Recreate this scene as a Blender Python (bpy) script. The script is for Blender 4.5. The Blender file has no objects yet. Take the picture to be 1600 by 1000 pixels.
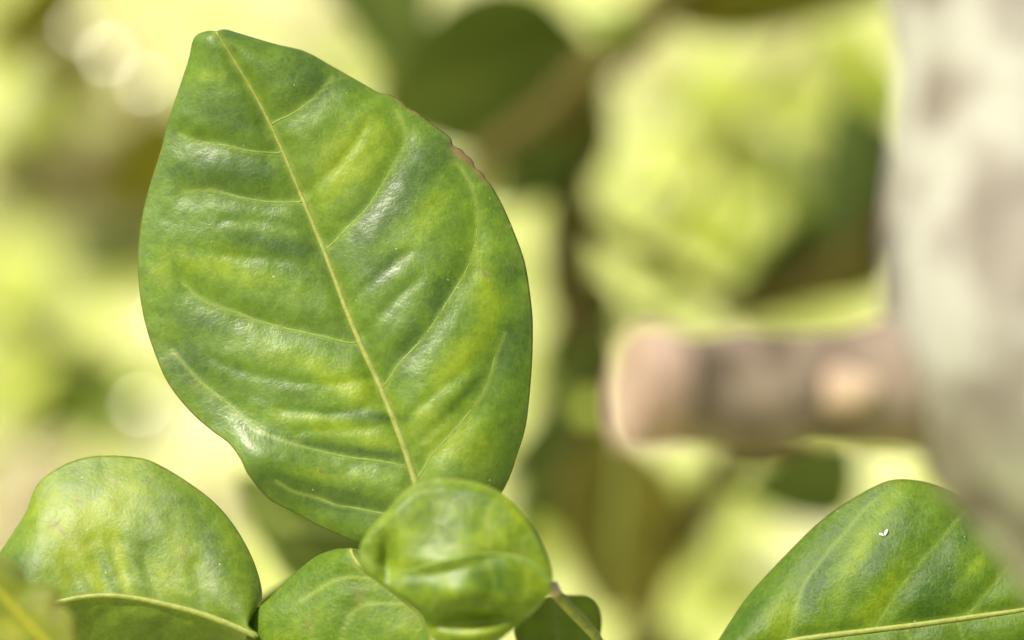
import bpy, bmesh, math, random
import numpy as np
from mathutils import Vector, Matrix, noise as mnoise

# ------------------------------------------------------------------ camera, sky, sun, exposure
SC = bpy.context.scene
COL = SC.collection
PITCH = math.radians(14.0)
CAM = np.array([0.0, 0.0, 1.30])
FOCUS = 0.53
LENS, SENSOR = 100.0, 36.0
cam = bpy.data.cameras.new('camera'); cam_o = bpy.data.objects.new('camera', cam); COL.objects.link(cam_o)
cam.lens = LENS; cam.sensor_width = SENSOR; cam.sensor_fit = 'HORIZONTAL'
cam.clip_start = 0.01; cam.clip_end = 1000
cam_o.location = CAM; cam_o.rotation_euler = (math.pi/2 - PITCH, 0, 0)
cam.dof.use_dof = True; cam.dof.focus_distance = FOCUS; cam.dof.aperture_fstop = 6.0
SC.camera = cam_o

SUN_DIR = Vector((-0.42, -0.30, 0.80)).normalized()        # towards the sun
w = bpy.data.worlds.new('World'); SC.world = w; w.use_nodes = True
nt = w.node_tree; bg = nt.nodes['Background']
sky = nt.nodes.new('ShaderNodeTexSky'); sky.sky_type = 'NISHITA'; sky.sun_disc = False
sky.sun_elevation = math.asin(SUN_DIR.z)
sky.sun_rotation = math.atan2(SUN_DIR.x, SUN_DIR.y)
sky.air_density = 0.8; sky.dust_density = 6.0; sky.ozone_density = 0.6
nt.links.new(sky.outputs[0], bg.inputs[0]); bg.inputs[1].default_value = 0.085
sl = bpy.data.lights.new('sun', 'SUN'); sl.energy = 3.9; sl.angle = math.radians(1.5); sl.color = (1.0, 0.94, 0.82)
so = bpy.data.objects.new('sun', sl); COL.objects.link(so)
so.rotation_euler = (-SUN_DIR).to_track_quat('-Z', 'Y').to_euler()
SC.view_settings.view_transform = 'Standard'; SC.view_settings.look = 'None'
SC.view_settings.exposure = 0.90; SC.view_settings.gamma = 1.0; SC.view_settings.use_curve_mapping = False
SC.cycles.use_denoising = True
SC.cycles.max_bounces = 8

# ------------------------------------------------------------------ helpers
RT = np.array([1.0, 0, 0]); FW = np.array([0, math.cos(PITCH), -math.sin(PITCH)]); UP = np.array([0, math.sin(PITCH), math.cos(PITCH)])
K = SENSOR/LENS/1600.0
def rays(px):
    px = np.atleast_2d(np.asarray(px, float))
    return FW + np.outer((px[:, 0]-800)*K, RT) - np.outer((px[:, 1]-500)*K, UP)
def P(x, y, d): return CAM + d*rays([(x, y)])[0]
def on_ground(x, y, z=0.0):
    r = rays([(x, y)])[0]; return CAM + r*((z-CAM[2])/r[2])
def cvec(v):                                            # (right, up, towards viewer) -> world
    a = v[0]*RT + v[1]*UP - v[2]*FW; return a/np.linalg.norm(a)

def spline(pts, n):
    """Catmull-Rom through pts, n samples even along its length (any dimension)."""
    p = np.asarray(pts, float)
    if len(p) == 2: return p[0] + np.linspace(0, 1, n)[:, None]*(p[1]-p[0])
    q = np.vstack([2*p[0]-p[1], p, 2*p[-1]-p[-2]]); out = []
    for i in range(len(p)-1):
        a, b, c, d = q[i:i+4]; t = np.linspace(0, 1, 24, endpoint=False)[:, None]
        out.append(.5*(2*b+(c-a)*t+(2*a-5*b+4*c-d)*t*t+(3*b-a-3*c+d)*t**3))
    s = np.vstack(out+[p[-1:]])
    L = np.concatenate([[0], np.cumsum(np.linalg.norm(np.diff(s, axis=0), axis=1))])
    u = np.linspace(0, L[-1], n)
    return np.stack([np.interp(u, L, s[:, k]) for k in range(p.shape[1])], 1)

def seg_dist(pts, poly):
    pts = np.asarray(pts, float); best = np.full(len(pts), 1e9)
    for a, b in zip(poly[:-1], poly[1:]):
        ab = b-a; t = np.clip(((pts-a)@ab)/(ab@ab+1e-9), 0, 1)
        best = np.minimum(best, np.linalg.norm(pts-(a+t[:, None]*ab), axis=1))
    return best

def fbm(p, scale, seed=0.0, oct=3):
    o = Vector((seed*7.31, seed*3.17, seed*1.7))
    return np.array([mnoise.fractal(Vector(q)*scale+o, 0.9, 2.1, oct) for q in p])

def link_mesh(name, verts, faces, mat, parent=None, smooth=True, attr=None):
    me = bpy.data.meshes.new(name)
    org = WORLD_ORG.get(parent.name, np.zeros(3)) if parent is not None else np.zeros(3)
    v = np.asarray(verts, float)-org
    me.from_pydata([tuple(x) for x in v], [], [tuple(f) for f in faces])
    if smooth: me.polygons.foreach_set('use_smooth', [True]*len(me.polygons))
    if attr is not None:
        a = me.color_attributes.new('leaf_marks', 'FLOAT_COLOR', 'POINT')
        a.data.foreach_set('color', np.asarray(attr, np.float32).ravel())
    me.materials.append(mat); me.update()
    o = bpy.data.objects.new(name, me); COL.objects.link(o)
    if parent is not None: o.parent = parent
    WORLD_ORG[o.name] = org
    return o
WORLD_ORG = {}

def thing(name, loc, label, cat, group=None):
    o = bpy.data.objects.new(name, None); COL.objects.link(o); o.empty_display_size = 0.02
    o.location = tuple(loc); WORLD_ORG[o.name] = np.array(loc, float)
    o['label'] = label; o['category'] = cat
    if group: o['group'] = group
    return o

def tube_geo(pts, radii, seg=10, rough=0.0, seed=0, caps=True, flat=1.0, flatdir=None):
    pts = np.asarray(pts, float); n = len(pts); radii = np.broadcast_to(np.asarray(radii, float), (n,))
    tan = np.gradient(pts, axis=0); tan /= np.linalg.norm(tan, axis=1)[:, None]
    ref = np.array(flatdir if flatdir is not None else (0.13, -0.97, 0.2), float)
    verts = []; faces = []
    for i in range(n):
        a = np.cross(tan[i], ref); a /= np.linalg.norm(a); b = np.cross(tan[i], a)
        for k in range(seg):
            th = 2*math.pi*k/seg; dirv = math.cos(th)*a + math.sin(th)*b*flat; r = radii[i]
            if rough: r *= 1+rough*mnoise.fractal(Vector(pts[i]+dirv*r)*(0.6/max(radii)) + Vector((seed, 0, 0)), 0.8, 2.2, 4)
            verts.append(pts[i]+dirv*r)
    for i in range(n-1):
        for k in range(seg):
            k2 = (k+1) % seg; faces.append((i*seg+k, i*seg+k2, (i+1)*seg+k2, (i+1)*seg+k))
    if caps:
        faces.append(tuple(range(seg))[::-1]); faces.append(tuple((n-1)*seg+k for k in range(seg)))
    return verts, faces
def tube(name, pts, radii, mat, parent, seg=10, rough=0.0, seed=0, **kw):
    v, f = tube_geo(pts, radii, seg, rough, seed, **kw)
    return link_mesh(name, v, f, mat, parent)

# ------------------------------------------------------------------ materials
def new_mat(name):
    m = bpy.data.materials.new(name); m.use_nodes = True; t = m.node_tree
    return m, t, t.nodes, t.links, t.nodes['Principled BSDF'], t.nodes['Material Output']
def nd(N, kind, **kw):
    n = N.new(kind)
    for k, v in kw.items():
        if k in n.inputs: n.inputs[k].default_value = v
        else: setattr(n, k, v)
    return n
def ramp(N, stops):
    r = N.new('ShaderNodeValToRGB'); e = r.color_ramp.elements
    while len(e) < len(stops): e.new(0.5)
    for el, (p, c) in zip(e, stops): el.position = p; el.color = (*c, 1)
    return r
def mixc(N, L, fac, a, b, mode='MIX'):
    n = N.new('ShaderNodeMix'); n.data_type = 'RGBA'; n.blend_type = mode
    for sock, v in ((n.inputs[0], fac), (n.inputs[6], a), (n.inputs[7], b)):
        if hasattr(v, 'links'): L.new(v, sock)
        elif isinstance(v, (int, float)): sock.default_value = v
        else: sock.default_value = (*v, 1)
    return n.outputs[2]
def math_n(N, L, op, a, b=0.0, clamp=False):
    n = N.new('ShaderNodeMath'); n.operation = op; n.use_clamp = clamp
    for s, v in zip(n.inputs, (a, b)):
        if hasattr(v, 'links'): L.new(v, s)
        else: s.default_value = v
    return n.outputs[0]

def leaf_material(name, dark, mid, pale, rough=0.40, trans=0.25, trans_col=None, detail=1.0, bump=0.35, spec=0.5, speck=True, film_amt=.22):
    m, t, N, L, B, O = new_mat(name)
    at = nd(N, 'ShaderNodeAttribute', attribute_name='leaf_marks'); sep = N.new('ShaderNodeSeparateColor'); L.new(at.outputs['Color'], sep.inputs[0])
    co = N.new('ShaderNodeNewGeometry').outputs['Position']
    def nz(scale, det=4, rough_=0.6, dist=0.0):
        n = nd(N, 'ShaderNodeTexNoise', Scale=scale, Detail=det, Roughness=rough_, Distortion=dist); L.new(co, n.inputs['Vector']); return n.outputs[0]
    n1 = nz(90, 5, 0.65, 0.4); n2 = nz(420, 4, 0.7); n3 = nz(1500, 3, 0.7)
    f = math_n(N, L, 'ADD', sep.outputs[0], math_n(N, L, 'MULTIPLY', math_n(N, L, 'SUBTRACT', n1, 0.5), 0.55*detail))
    f = math_n(N, L, 'ADD', f, math_n(N, L, 'MULTIPLY', math_n(N, L, 'SUBTRACT', n2, 0.5), 0.85*detail))
    f = math_n(N, L, 'ADD', f, math_n(N, L, 'MULTIPLY', math_n(N, L, 'SUBTRACT', n3, 0.5), 0.55*detail), True)
    r = ramp(N, [(0.0, dark), (0.5, mid), (1.0, pale)]); L.new(f, r.inputs[0])
    net = nd(N, 'ShaderNodeTexVoronoi', feature='DISTANCE_TO_EDGE', Scale=620.0); wob = nd(N, 'ShaderNodeVectorMath', operation='ADD')
    wv = nd(N, 'ShaderNodeVectorMath', operation='SCALE', Scale=0.0022); nc = nd(N, 'ShaderNodeTexNoise', Scale=350.0, Detail=2.0); L.new(co, nc.inputs['Vector'])
    L.new(nc.outputs['Color'], wv.inputs[0]); L.new(co, wob.inputs[0]); L.new(wv.outputs[0], wob.inputs[1]); L.new(wob.outputs[0], net.inputs['Vector'])
    line = math_n(N, L, 'SUBTRACT', 1.0, math_n(N, L, 'MULTIPLY', net.outputs['Distance'], 9.0), True)      # fine net of veinlets
    c = mixc(N, L, math_n(N, L, 'MULTIPLY', line, 0.09), r.outputs[0], (0.26, 0.33, 0.04))
    c = mixc(N, L, sep.outputs[2], c, (0.24, 0.31, 0.055))
    # wear: brown scorched rim and scars, set by the second mark
    wn = math_n(N, L, 'MULTIPLY', sep.outputs[1], math_n(N, L, 'ADD', 0.55, n2), True)
    c = mixc(N, L, wn, c, mixc(N, L, n2, (0.07, 0.038, 0.012), (0.27, 0.19, 0.085)))
    rr = math_n(N, L, 'ADD', rough-0.10, math_n(N, L, 'MULTIPLY', n2, 0.20))
    if speck:                                            # dust grains lying on the blade
        vo = nd(N, 'ShaderNodeTexVoronoi', Scale=520.0, Randomness=1.0); L.new(co, vo.inputs['Vector'])
        sc = N.new('ShaderNodeSeparateColor'); L.new(vo.outputs['Color'], sc.inputs[0])
        few = math_n(N, L, 'GREATER_THAN', sc.outputs[0], 0.80)
        size = math_n(N, L, 'MULTIPLY', sc.outputs[1], 0.085)
        dot = math_n(N, L, 'MULTIPLY', math_n(N, L, 'LESS_THAN', vo.outputs['Distance'], size), few)
        c = mixc(N, L, math_n(N, L, 'MULTIPLY', dot, 0.6), c, (0.62, 0.62, 0.48))
        vs_ = nd(N, 'ShaderNodeTexVoronoi', Scale=95.0); L.new(wob.outputs[0], vs_.inputs['Vector'])
        s2 = N.new('ShaderNodeSeparateColor'); L.new(vs_.outputs['Color'], s2.inputs[0])
        sp = math_n(N, L, 'MULTIPLY', math_n(N, L, 'LESS_THAN', vs_.outputs['Distance'], math_n(N, L, 'MULTIPLY', s2.outputs[1], 0.075)), math_n(N, L, 'GREATER_THAN', s2.outputs[0], 0.60))
        c = mixc(N, L, math_n(N, L, 'MULTIPLY', sp, 0.6), c, (0.14, 0.09, 0.03))
        film = nz(38, 5, 0.7)                            # thin dust film, uneven
        fm = math_n(N, L, 'MULTIPLY', math_n(N, L, 'SUBTRACT', film, 0.42, True), film_amt, True)
        c = mixc(N, L, fm, c, (0.34, 0.37, 0.16))
    L.new(c, B.inputs['Base Color']); L.new(rr, B.inputs['Roughness']); B.inputs['Specular IOR Level'].default_value = spec
    vb = nd(N, 'ShaderNodeTexVoronoi', Scale=1500.0); L.new(co, vb.inputs['Vector'])
    hh = math_n(N, L, 'SUBTRACT', math_n(N, L, 'ADD', math_n(N, L, 'MULTIPLY', vb.outputs['Distance'], 0.6), n3), math_n(N, L, 'MULTIPLY', line, 0.3))
    b1 = nd(N, 'ShaderNodeBump', Strength=bump, Distance=0.00018); L.new(hh, b1.inputs['Height'])
    b2 = nd(N, 'ShaderNodeBump', Strength=bump*0.9, Distance=0.0006); L.new(n2, b2.inputs['Height']); L.new(b1.outputs[0], b2.inputs['Normal'])
    L.new(b2.outputs[0], B.inputs['Normal'])
    tr = N.new('ShaderNodeBsdfTranslucent')
    L.new(mixc(N, L, 0.65, c, trans_col or (0.42, 0.55, 0.03)), tr.inputs[0])
    mx = N.new('ShaderNodeMixShader'); mx.inputs[0].default_value = trans
    L.new(B.outputs[0], mx.inputs[1]); L.new(tr.outputs[0], mx.inputs[2]); L.new(mx.outputs[0], O.inputs[0])
    return m

def plain_material(name, a, b, scale=200, rough=0.6, trans=0.0, bump=0.3, bd=0.0005, spec=0.3, c3=None, stops=(0.3, 0.7)):
    m, t, N, L, B, O = new_mat(name)
    co = N.new('ShaderNodeNewGeometry').outputs['Position']
    n = nd(N, 'ShaderNodeTexNoise', Scale=scale, Detail=5.0, Roughness=0.65); L.new(co, n.inputs['Vector'])
    st = [(stops[0], a), (stops[1], b)] + ([(0.85, c3)] if c3 else [])
    r = ramp(N, st); L.new(n.outputs[0], r.inputs[0]); L.new(r.outputs[0], B.inputs['Base Color'])
    B.inputs['Roughness'].default_value = rough; B.inputs['Specular IOR Level'].default_value = spec
    bm = nd(N, 'ShaderNodeBump', Strength=bump, Distance=bd); L.new(n.outputs[0], bm.inputs['Height']); L.new(bm.outputs[0], B.inputs['Normal'])
    if trans:
        tr = N.new('ShaderNodeBsdfTranslucent'); L.new(r.outputs[0], tr.inputs[0])
        mx = N.new('ShaderNodeMixShader'); mx.inputs[0].default_value = trans
        L.new(B.outputs[0], mx.inputs[1]); L.new(tr.outputs[0], mx.inputs[2]); L.new(mx.outputs[0], O.inputs[0])
    return m

M_LEAF = leaf_material('citrus_leaf', (0.042, 0.092, 0.010), (0.098, 0.178, 0.008), (0.205, 0.285, 0.006), rough=0.40, bump=0.20)
M_LEAF_R = leaf_material('citrus_leaf_fresh', (0.030, 0.078, 0.004), (0.080, 0.148, 0.004), (0.17, 0.245, 0.005), rough=0.5, spec=0.25, film_amt=.08)
M_LEAF_DULL = leaf_material('citrus_leaf_dull', (0.056, 0.112, 0.010), (0.118, 0.190, 0.010), (0.21, 0.275, 0.008), rough=0.50, bump=0.20, film_amt=.08, detail=1.3)
M_LEAF_CUP = leaf_material('citrus_leaf_shiny', (0.058, 0.115, 0.008), (0.125, 0.200, 0.008), (0.22, 0.290, 0.006), rough=0.44, bump=0.24, spec=.42, detail=1.6, film_amt=.10)
M_LEAF_YEL = leaf_material('citrus_leaf_yellowing', (0.09, 0.125, 0.008), (0.165, 0.195, 0.010), (0.28, 0.29, 0.012), rough=0.5, speck=False)
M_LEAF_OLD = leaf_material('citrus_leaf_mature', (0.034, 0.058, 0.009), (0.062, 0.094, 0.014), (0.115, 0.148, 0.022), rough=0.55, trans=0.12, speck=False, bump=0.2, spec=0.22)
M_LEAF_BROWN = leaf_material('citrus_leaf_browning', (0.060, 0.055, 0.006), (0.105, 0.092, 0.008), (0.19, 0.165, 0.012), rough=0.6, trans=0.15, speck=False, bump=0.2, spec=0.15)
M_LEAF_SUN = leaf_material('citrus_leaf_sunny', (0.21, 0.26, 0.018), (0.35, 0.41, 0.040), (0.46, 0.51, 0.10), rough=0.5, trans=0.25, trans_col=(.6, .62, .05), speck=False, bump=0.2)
M_MIDRIB = plain_material('leaf_midrib', (0.17, 0.215, 0.035), (0.28, 0.31, 0.075), 900, 0.5, 0.1, 0.4, 0.0002)
M_VEIN = plain_material('leaf_side_vein', (0.11, 0.205, 0.025), (0.20, 0.29, 0.05), 900, 0.5, 0.1, 0.4, 0.0002)
M_RIB_YEL = plain_material('leaf_midrib_yellow', (0.22, 0.235, 0.010), (0.30, 0.30, 0.018), 600, 0.5, 0.1)
M_STALK = plain_material('green_stalk', (0.12, 0.16, 0.03), (0.26, 0.27, 0.08), 500, 0.5)
M_TWIG = plain_material('brown_green_twig', (0.042, 0.036, 0.004), (0.088, 0.074, 0.010), 160, 0.9)
M_JOINT = plain_material('stalk_joint', (0.36, 0.27, 0.20), (0.5, 0.42, 0.34), 900, 0.7)
M_FLECK = plain_material('white_fleck', (0.75, 0.75, 0.70), (0.85, 0.85, 0.82), 900, 0.8)

# ------------------------------------------------------------------ setting: ground and grass
def ground_material():
    m, t, N, L, B, O = new_mat('dry_lawn')
    co = N.new('ShaderNodeNewGeometry').outputs['Position']
    def nz(s, d=4, r=0.6):
        n = nd(N, 'ShaderNodeTexNoise', Scale=s, Detail=float(d), Roughness=r); L.new(co, n.inputs['Vector']); return n.outputs[0]
    r = ramp(N, [(0.36, (0.12, 0.14, 0.022)), (0.44, (0.41, 0.46, 0.10)), (0.52, (0.58, 0.63, 0.22)), (0.61, (0.69, 0.68, 0.42))]); L.new(nz(3.0, 3), r.inputs[0])
    f = ramp(N, [(0.35, (0.70, 0.70, 0.65)), (0.65, (1.0, 1.0, 1.0))]); L.new(nz(22, 5), f.inputs[0])
    L.new(mixc(N, L, 0.6, r.outputs[0], f.outputs[0], 'MULTIPLY'), B.inputs['Base Color'])
    B.inputs['Roughness'].default_value = 0.9; B.inputs['Specular IOR Level'].default_value = 0.1
    b = nd(N, 'ShaderNodeBump', Strength=0.6, Distance=0.02); L.new(nz(60, 5), b.inputs['Height']); L.new(b.outputs[0], B.inputs['Normal'])
    return m
def build_ground():
    xs = np.concatenate([-np.geomspace(300, 4, 14), np.linspace(-3.5, 3.5, 43), np.geomspace(4, 300, 14)])
    ys = np.concatenate([-np.geomspace(300, 3, 12), np.linspace(-2.5, 12, 70), np.geomspace(13, 400, 14)])
    v = []; f = []
    for y in ys:
        for x in xs:
            z = 0.035*mnoise.fractal(Vector((x*0.7, y*0.7, 0.3)), 0.8, 2.0, 4) if abs(x) < 30 and abs(y) < 40 else 0
            v.append((x, y, z))
    n = len(xs)
    for j in range(len(ys)-1):
        for i in range(n-1): f.append((j*n+i, j*n+i+1, (j+1)*n+i+1, (j+1)*n+i))
    o = link_mesh('ground', v, f, ground_material()); o['kind'] = 'structure'; o['label'] = 'sunlit dry lawn spreading far behind the leaves'
    return o
build_ground()
def build_grass():
    rnd = random.Random(5); v = []; f = []
    M = plain_material('grass_blade', (0.40, 0.46, 0.10), (0.58, 0.61, 0.21), 6, 0.7, 0.3)
    for i in range(26000):
        y = 2.6+8.5*rnd.random()**1.3; x = (rnd.random()-.5)*(1.2+0.52*y)
        if mnoise.noise(Vector((x*1.7, y*1.7, 4))) < -0.15 and rnd.random() < .8: continue
        h = rnd.uniform(.03, .10); a = rnd.uniform(0, 6.28); wd = rnd.uniform(.0018, .004); ln = rnd.uniform(.2, .9)*h
        b = rnd.uniform(0, 6.28); dx, dy = math.cos(a)*wd, math.sin(a)*wd; lx, ly = math.cos(b)*ln, math.sin(b)*ln
        k = len(v)
        v += [(x-dx, y-dy, -.02), (x+dx, y+dy, -.02), (x+dx*.8+lx*.35, y+dy*.8+ly*.35, h*.6), (x-dx*.8+lx*.35, y-dy*.8+ly*.35, h*.6), (x+lx, y+ly, h)]
        f += [(k, k+1, k+2, k+3), (k+3, k+2, k+4)]
    o = link_mesh('grass', v, f, M); o['kind'] = 'stuff'; o['label'] = 'thin dry yellow green grass on the lawn'
build_grass()

# ------------------------------------------------------------------ leaf builder for the leaves near the plane of focus
def photo_leaf(parent, name, label, mid, left, right, d0, at, normal, mat, fold=0.2, fold_w=60, droop=0.0, pillow=0.0012, pw=24,
               veins=(), marks=None, base_tone=0.5, rib_r=(0.0011, 0.00045), rib_mat=None, vein_r=0.0003, bend=None, nu=130, nv=44,
               wav=0.0006, seed=0, thick=0.00035, vein_mat=None, rib_lift=0.0002, vpale=.55, nicks=(), rim=0.0):
    """mid/left/right: traced curves from tip to base; they are laid on the leaf's own tilted plane and the relief is raised from it."""
    n_ = cvec(normal); P0 = P(at[0], at[1], d0)
    Mi = spline(mid, nu); Le = spline(left, nu); Ri = spline(right, nu)
    vs = np.concatenate([np.linspace(-1, 0, nv+1), np.linspace(0, 1, nv+1)[1:]])
    vs = np.sign(vs)*np.abs(vs)**0.92
    px = np.zeros((nu, len(vs), 2))
    for j, v in enumerate(vs): px[:, j] = Mi + abs(v)*((Le if v < 0 else Ri)-Mi)
    for (nx, ny, dep, sg) in nicks:                     # bites and frayed spots of the right margin
        g = dep*np.exp(-(np.linalg.norm(Ri-np.array((nx, ny)), axis=1)/sg)**2); inw = Mi-Ri; inw /= np.linalg.norm(inw, axis=1)[:, None]+1e-9
        for j, v in enumerate(vs):
            if v > .86: px[:, j] += inw*(g*((v-.86)/.14)**1.5)[:, None]
    U = np.repeat(np.linspace(0, 1, nu), len(vs)); V = np.tile(vs, nu); q = px.reshape(-1, 2)
    def plane(q_):
        r = rays(q_); return CAM + r*(((P0-CAM)@n_)/(r@n_))[:, None]
    X = plane(q); mpx = d0*K
    dm = seg_dist(q, Mi[::3]); dv = np.full(len(q), 1e9); VS = []
    for vn in veins:
        dj = np.linalg.norm(Mi-np.array(vn[0], float), axis=1)
        if dj.min() < 26: vn = [tuple(Mi[dj.argmin()])]+(list(vn) if dj.min() > 6 else list(vn[1:]))
        sp = spline(vn, 28); VS.append(sp); dv = np.minimum(dv, seg_dist(q, sp))
    s = dm*mpx; S = fold_w*mpx
    h = fold*S*(1-np.exp(-s/S)) - droop*np.abs(V)**2
    if len(veins):
        h += pillow*(1-np.exp(-(dv/pw)**2))*(1-np.exp(-(dm/16)**2))*(1-np.abs(V)**5)
    h += wav*fbm(X, 55, seed, 3)*(1-np.exp(-(dm/25)**2))
    h += 0.00013*fbm(X, 260, seed+3, 2)
    if bend is not None: h += bend(U, V, q)
    rr_ = rays(q); rr_ /= np.linalg.norm(rr_, axis=1)[:, None]
    Y = X + rr_*(h/(rr_@n_))[:, None]
    # colour marks of the blade: r mottling and some painted shade, g brown wear, b pale vein line
    tone = np.full(len(q), base_tone)+0.10*fbm(X, 120, seed+8, 3)
    wear = np.zeros(len(q)); vl = vpale*np.exp(-(dv/3.2)**2)+0.5*np.exp(-(dm/6.0)**2)
    for mk in (marks or ()):
        kind, x, y, rx, ry, ang, amp = mk
        c, s_ = math.cos(math.radians(ang)), math.sin(math.radians(ang)); dx, dy = q[:, 0]-x, q[:, 1]-y
        g = np.exp(-(((dx*c+dy*s_)/rx)**2+((-dx*s_+dy*c)/ry)**2))
        if kind == 't': tone += 1.2*amp*g
        else: wear += amp*g
    edge = np.clip((np.abs(V)-0.975)/0.025, 0, 1); wear += 0.25*edge; vl = vl+rim*np.clip((np.abs(V)-.93)/.05, 0, 1)
    att = np.stack([np.clip(tone, 0, 1), np.clip(wear, 0, 1), np.clip(vl, 0, .6), np.ones(len(q))], 1)
    W = len(vs); faces = [(i*W+j, i*W+j+1, (i+1)*W+j+1, (i+1)*W+j) for i in range(nu-1) for j in range(W-1)]
    o = link_mesh(name, Y, faces, mat, parent, attr=att)
    if label: o['label'] = label
    sm = o.modifiers.new('thickness', 'SOLIDIFY'); sm.thickness = thick; sm.offset = 0
    # midrib and side veins as pieces of their own
    jm = nv; rib = Y.reshape(nu, W, 3)[:, jm]+n_*rib_lift
    rad = np.interp(np.linspace(0, 1, nu), [0, .25, 1], [rib_r[1]*.55, rib_r[1], rib_r[0]])
    tube('midrib', rib[::2], rad[::2], rib_mat or M_MIDRIB, o, 8, caps=True, flat=0.75)
    for vn in VS:
        pts = []
        for p in vn:
            d2 = ((q-p)**2).sum(1); k = np.argpartition(d2, 4)[:4]; wt = 1/(d2[k]+.5)
            pts.append((Y[k]*wt[:, None]).sum(0)/wt.sum())
        pts = np.array(pts); pts[1:-1] = (pts[:-2]+2*pts[1:-1]+pts[2:])/4
        tube('side_vein', pts+n_*0.00006, np.linspace(vein_r, vein_r*0.45, len(pts)), vein_mat or M_VEIN, o, 6, flat=0.7)
    return o, Y.reshape(nu, W, 3)

def free_leaf(parent, base, tip, width, facing, mat, cup=0.12, arch=0.10, tone=0.5, seed=0, rib=True, nu=22, nv=7, pt=0.55, label=None, wave=0.02, comp=True):
    """a whole leaf from base to tip (world points), with blade width and the way its upper face looks"""
    base = np.array(base, float); tip = np.array(tip, float); ax = tip-base; Ln = np.linalg.norm(ax); ax /= Ln
    f = np.array(facing, float); f -= ax*(f@ax); f /= np.linalg.norm(f); sd = np.cross(ax, f)
    if comp: width = width/max(0.5, np.linalg.norm(sd-FW*(sd@FW)))
    verts = []; att = []; rnd = random.Random(seed); ph = rnd.uniform(0, 6.28)
    for i in range(nu):
        t = i/(nu-1); wdt = width*0.5*(math.sin(math.pi*t**pt)**0.7 if 0 < t < 1 else 0.0)+width*.008
        for j in range(-nv, nv+1):
            v = j/nv; h = cup*wdt*abs(v)**1.3 - arch*Ln*(t-.45)**2*1.6 + wave*wdt*math.sin(9*t+ph+2*v)*abs(v)
            verts.append(base+ax*(t*Ln)+sd*(v*wdt)+f*h); att.append((tone+0.25*mnoise.noise(Vector((t*4+seed, v*2, seed))), 0.15*max(0, abs(v)-.93)/.07, 0.35*math.exp(-(v*8)**2), 1))
    W = 2*nv+1; faces = [(i*W+j, i*W+j+1, (i+1)*W+j+1, (i+1)*W+j) for i in range(nu-1) for j in range(W-1)]
    o = link_mesh('leaf', verts, faces, mat, parent, attr=np.clip(att, 0, 1))
    if label: o['label'] = label
    sm = o.modifiers.new('thickness', 'SOLIDIFY'); sm.thickness = 0.0004; sm.offset = 0
    if rib:
        mid = np.array(verts).reshape(nu, W, 3)[:, nv]+f*0.0002
        tube('midrib', mid, np.linspace(Ln*.011, Ln*.003, nu), M_MIDRIB, o, 6)
    return o

# ================================================================== shoot with the broad leaf
stemA = [P(*p) for p in ((862, 919, .505), (886, 946, .508), (911, 972, .512), (936, 1002, .518), (985, 1080, .53), (1150, 1300, .52), (1700, 1700, .45))]
shootA = thing('leafy_shoot', stemA[-1], 'green citrus shoot bearing the broad sharp leaf and the cupped leaf before it', 'leafy shoot')
tube('stalk', spline(stemA, 60), np.interp(np.linspace(0, 1, 60), [0, .1, .3, 1], [.0010, .0009, .0011, .004]), M_STALK, shootA, 10, 0.12)

big_mid = [(338, 50), (368, 98), (405, 160), (440, 232), (475, 315), (510, 400), (540, 480), (567, 545), (595, 605), (625, 680), (648, 748), (672, 838)]
big_left = [(338, 50), (322, 50), (304, 60), (296, 92), (283, 132), (264, 188), (251, 238), (234, 292), (222, 342), (216, 400), (218, 450), (226, 500), (240, 546), (262, 597), (296, 641), (331, 673), (357, 692), (376, 717), (390, 744), (421, 779), (454, 797), (499, 821), (535, 837), (565, 848), (615, 855), (672, 838)]
big_right = [(338, 50), (352, 47), (376, 54), (430, 70), (475, 81), (518, 104), (560, 128), (592, 146), (614, 151), (650, 176), (680, 199), (706, 218), (737, 250), (760, 279), (781, 314), (801, 358), (820, 412), (830, 478), (832, 520), (830, 580), (822, 660), (808, 710), (790, 758), (760, 800), (715, 830), (672, 838)]
big_veins = [
 [(514, 388), (540, 360), (572, 328), (596, 292), (616, 256), (632, 228), (630, 196), (618, 172)],
 [(604, 604), (620, 572), (648, 544), (676, 508), (708, 458), (736, 408), (745, 362), (744, 320), (732, 282), (716, 258)],
 [(655, 748), (672, 716), (696, 688), (728, 652), (756, 612), (768, 580), (776, 552), (788, 522)],
 [(428, 192), (460, 176), (492, 152), (520, 122)],
 [(472, 318), (420, 316), (372, 308), (332, 298), (288, 300)],
 [(436, 240), (388, 236), (356, 228), (312, 222), (280, 210)],
 [(554, 538), (494, 524), (444, 513), (402, 501), (361, 485), (315, 467), (285, 440)],
 [(632, 730), (604, 722), (560, 717), (522, 711), (476, 699), (430, 685), (393, 667), (361, 634), (315, 598), (269, 547)],
 [(662, 806), (625, 806), (589, 801), (555, 794), (524, 789), (494, 777), (460, 768), (432, 752)],
]
big_folds = [  # fine secondary folds between the veins: relief only
 [(548, 474), (576, 444), (640, 392)], [(570, 520), (612, 474), (660, 430)], [(626, 662), (674, 620), (738, 570)], [(640, 705), (700, 650), (745, 600)],
 [(470, 305), (530, 255), (575, 190)], [(528, 440), (450, 408), (350, 398)], [(498, 370), (430, 350), (350, 345)], [(584, 590), (500, 600), (400, 585), (330, 560)], [(603, 630), (520, 645), (440, 640)], [(617, 665), (540, 672), (470, 672)]]
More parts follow.
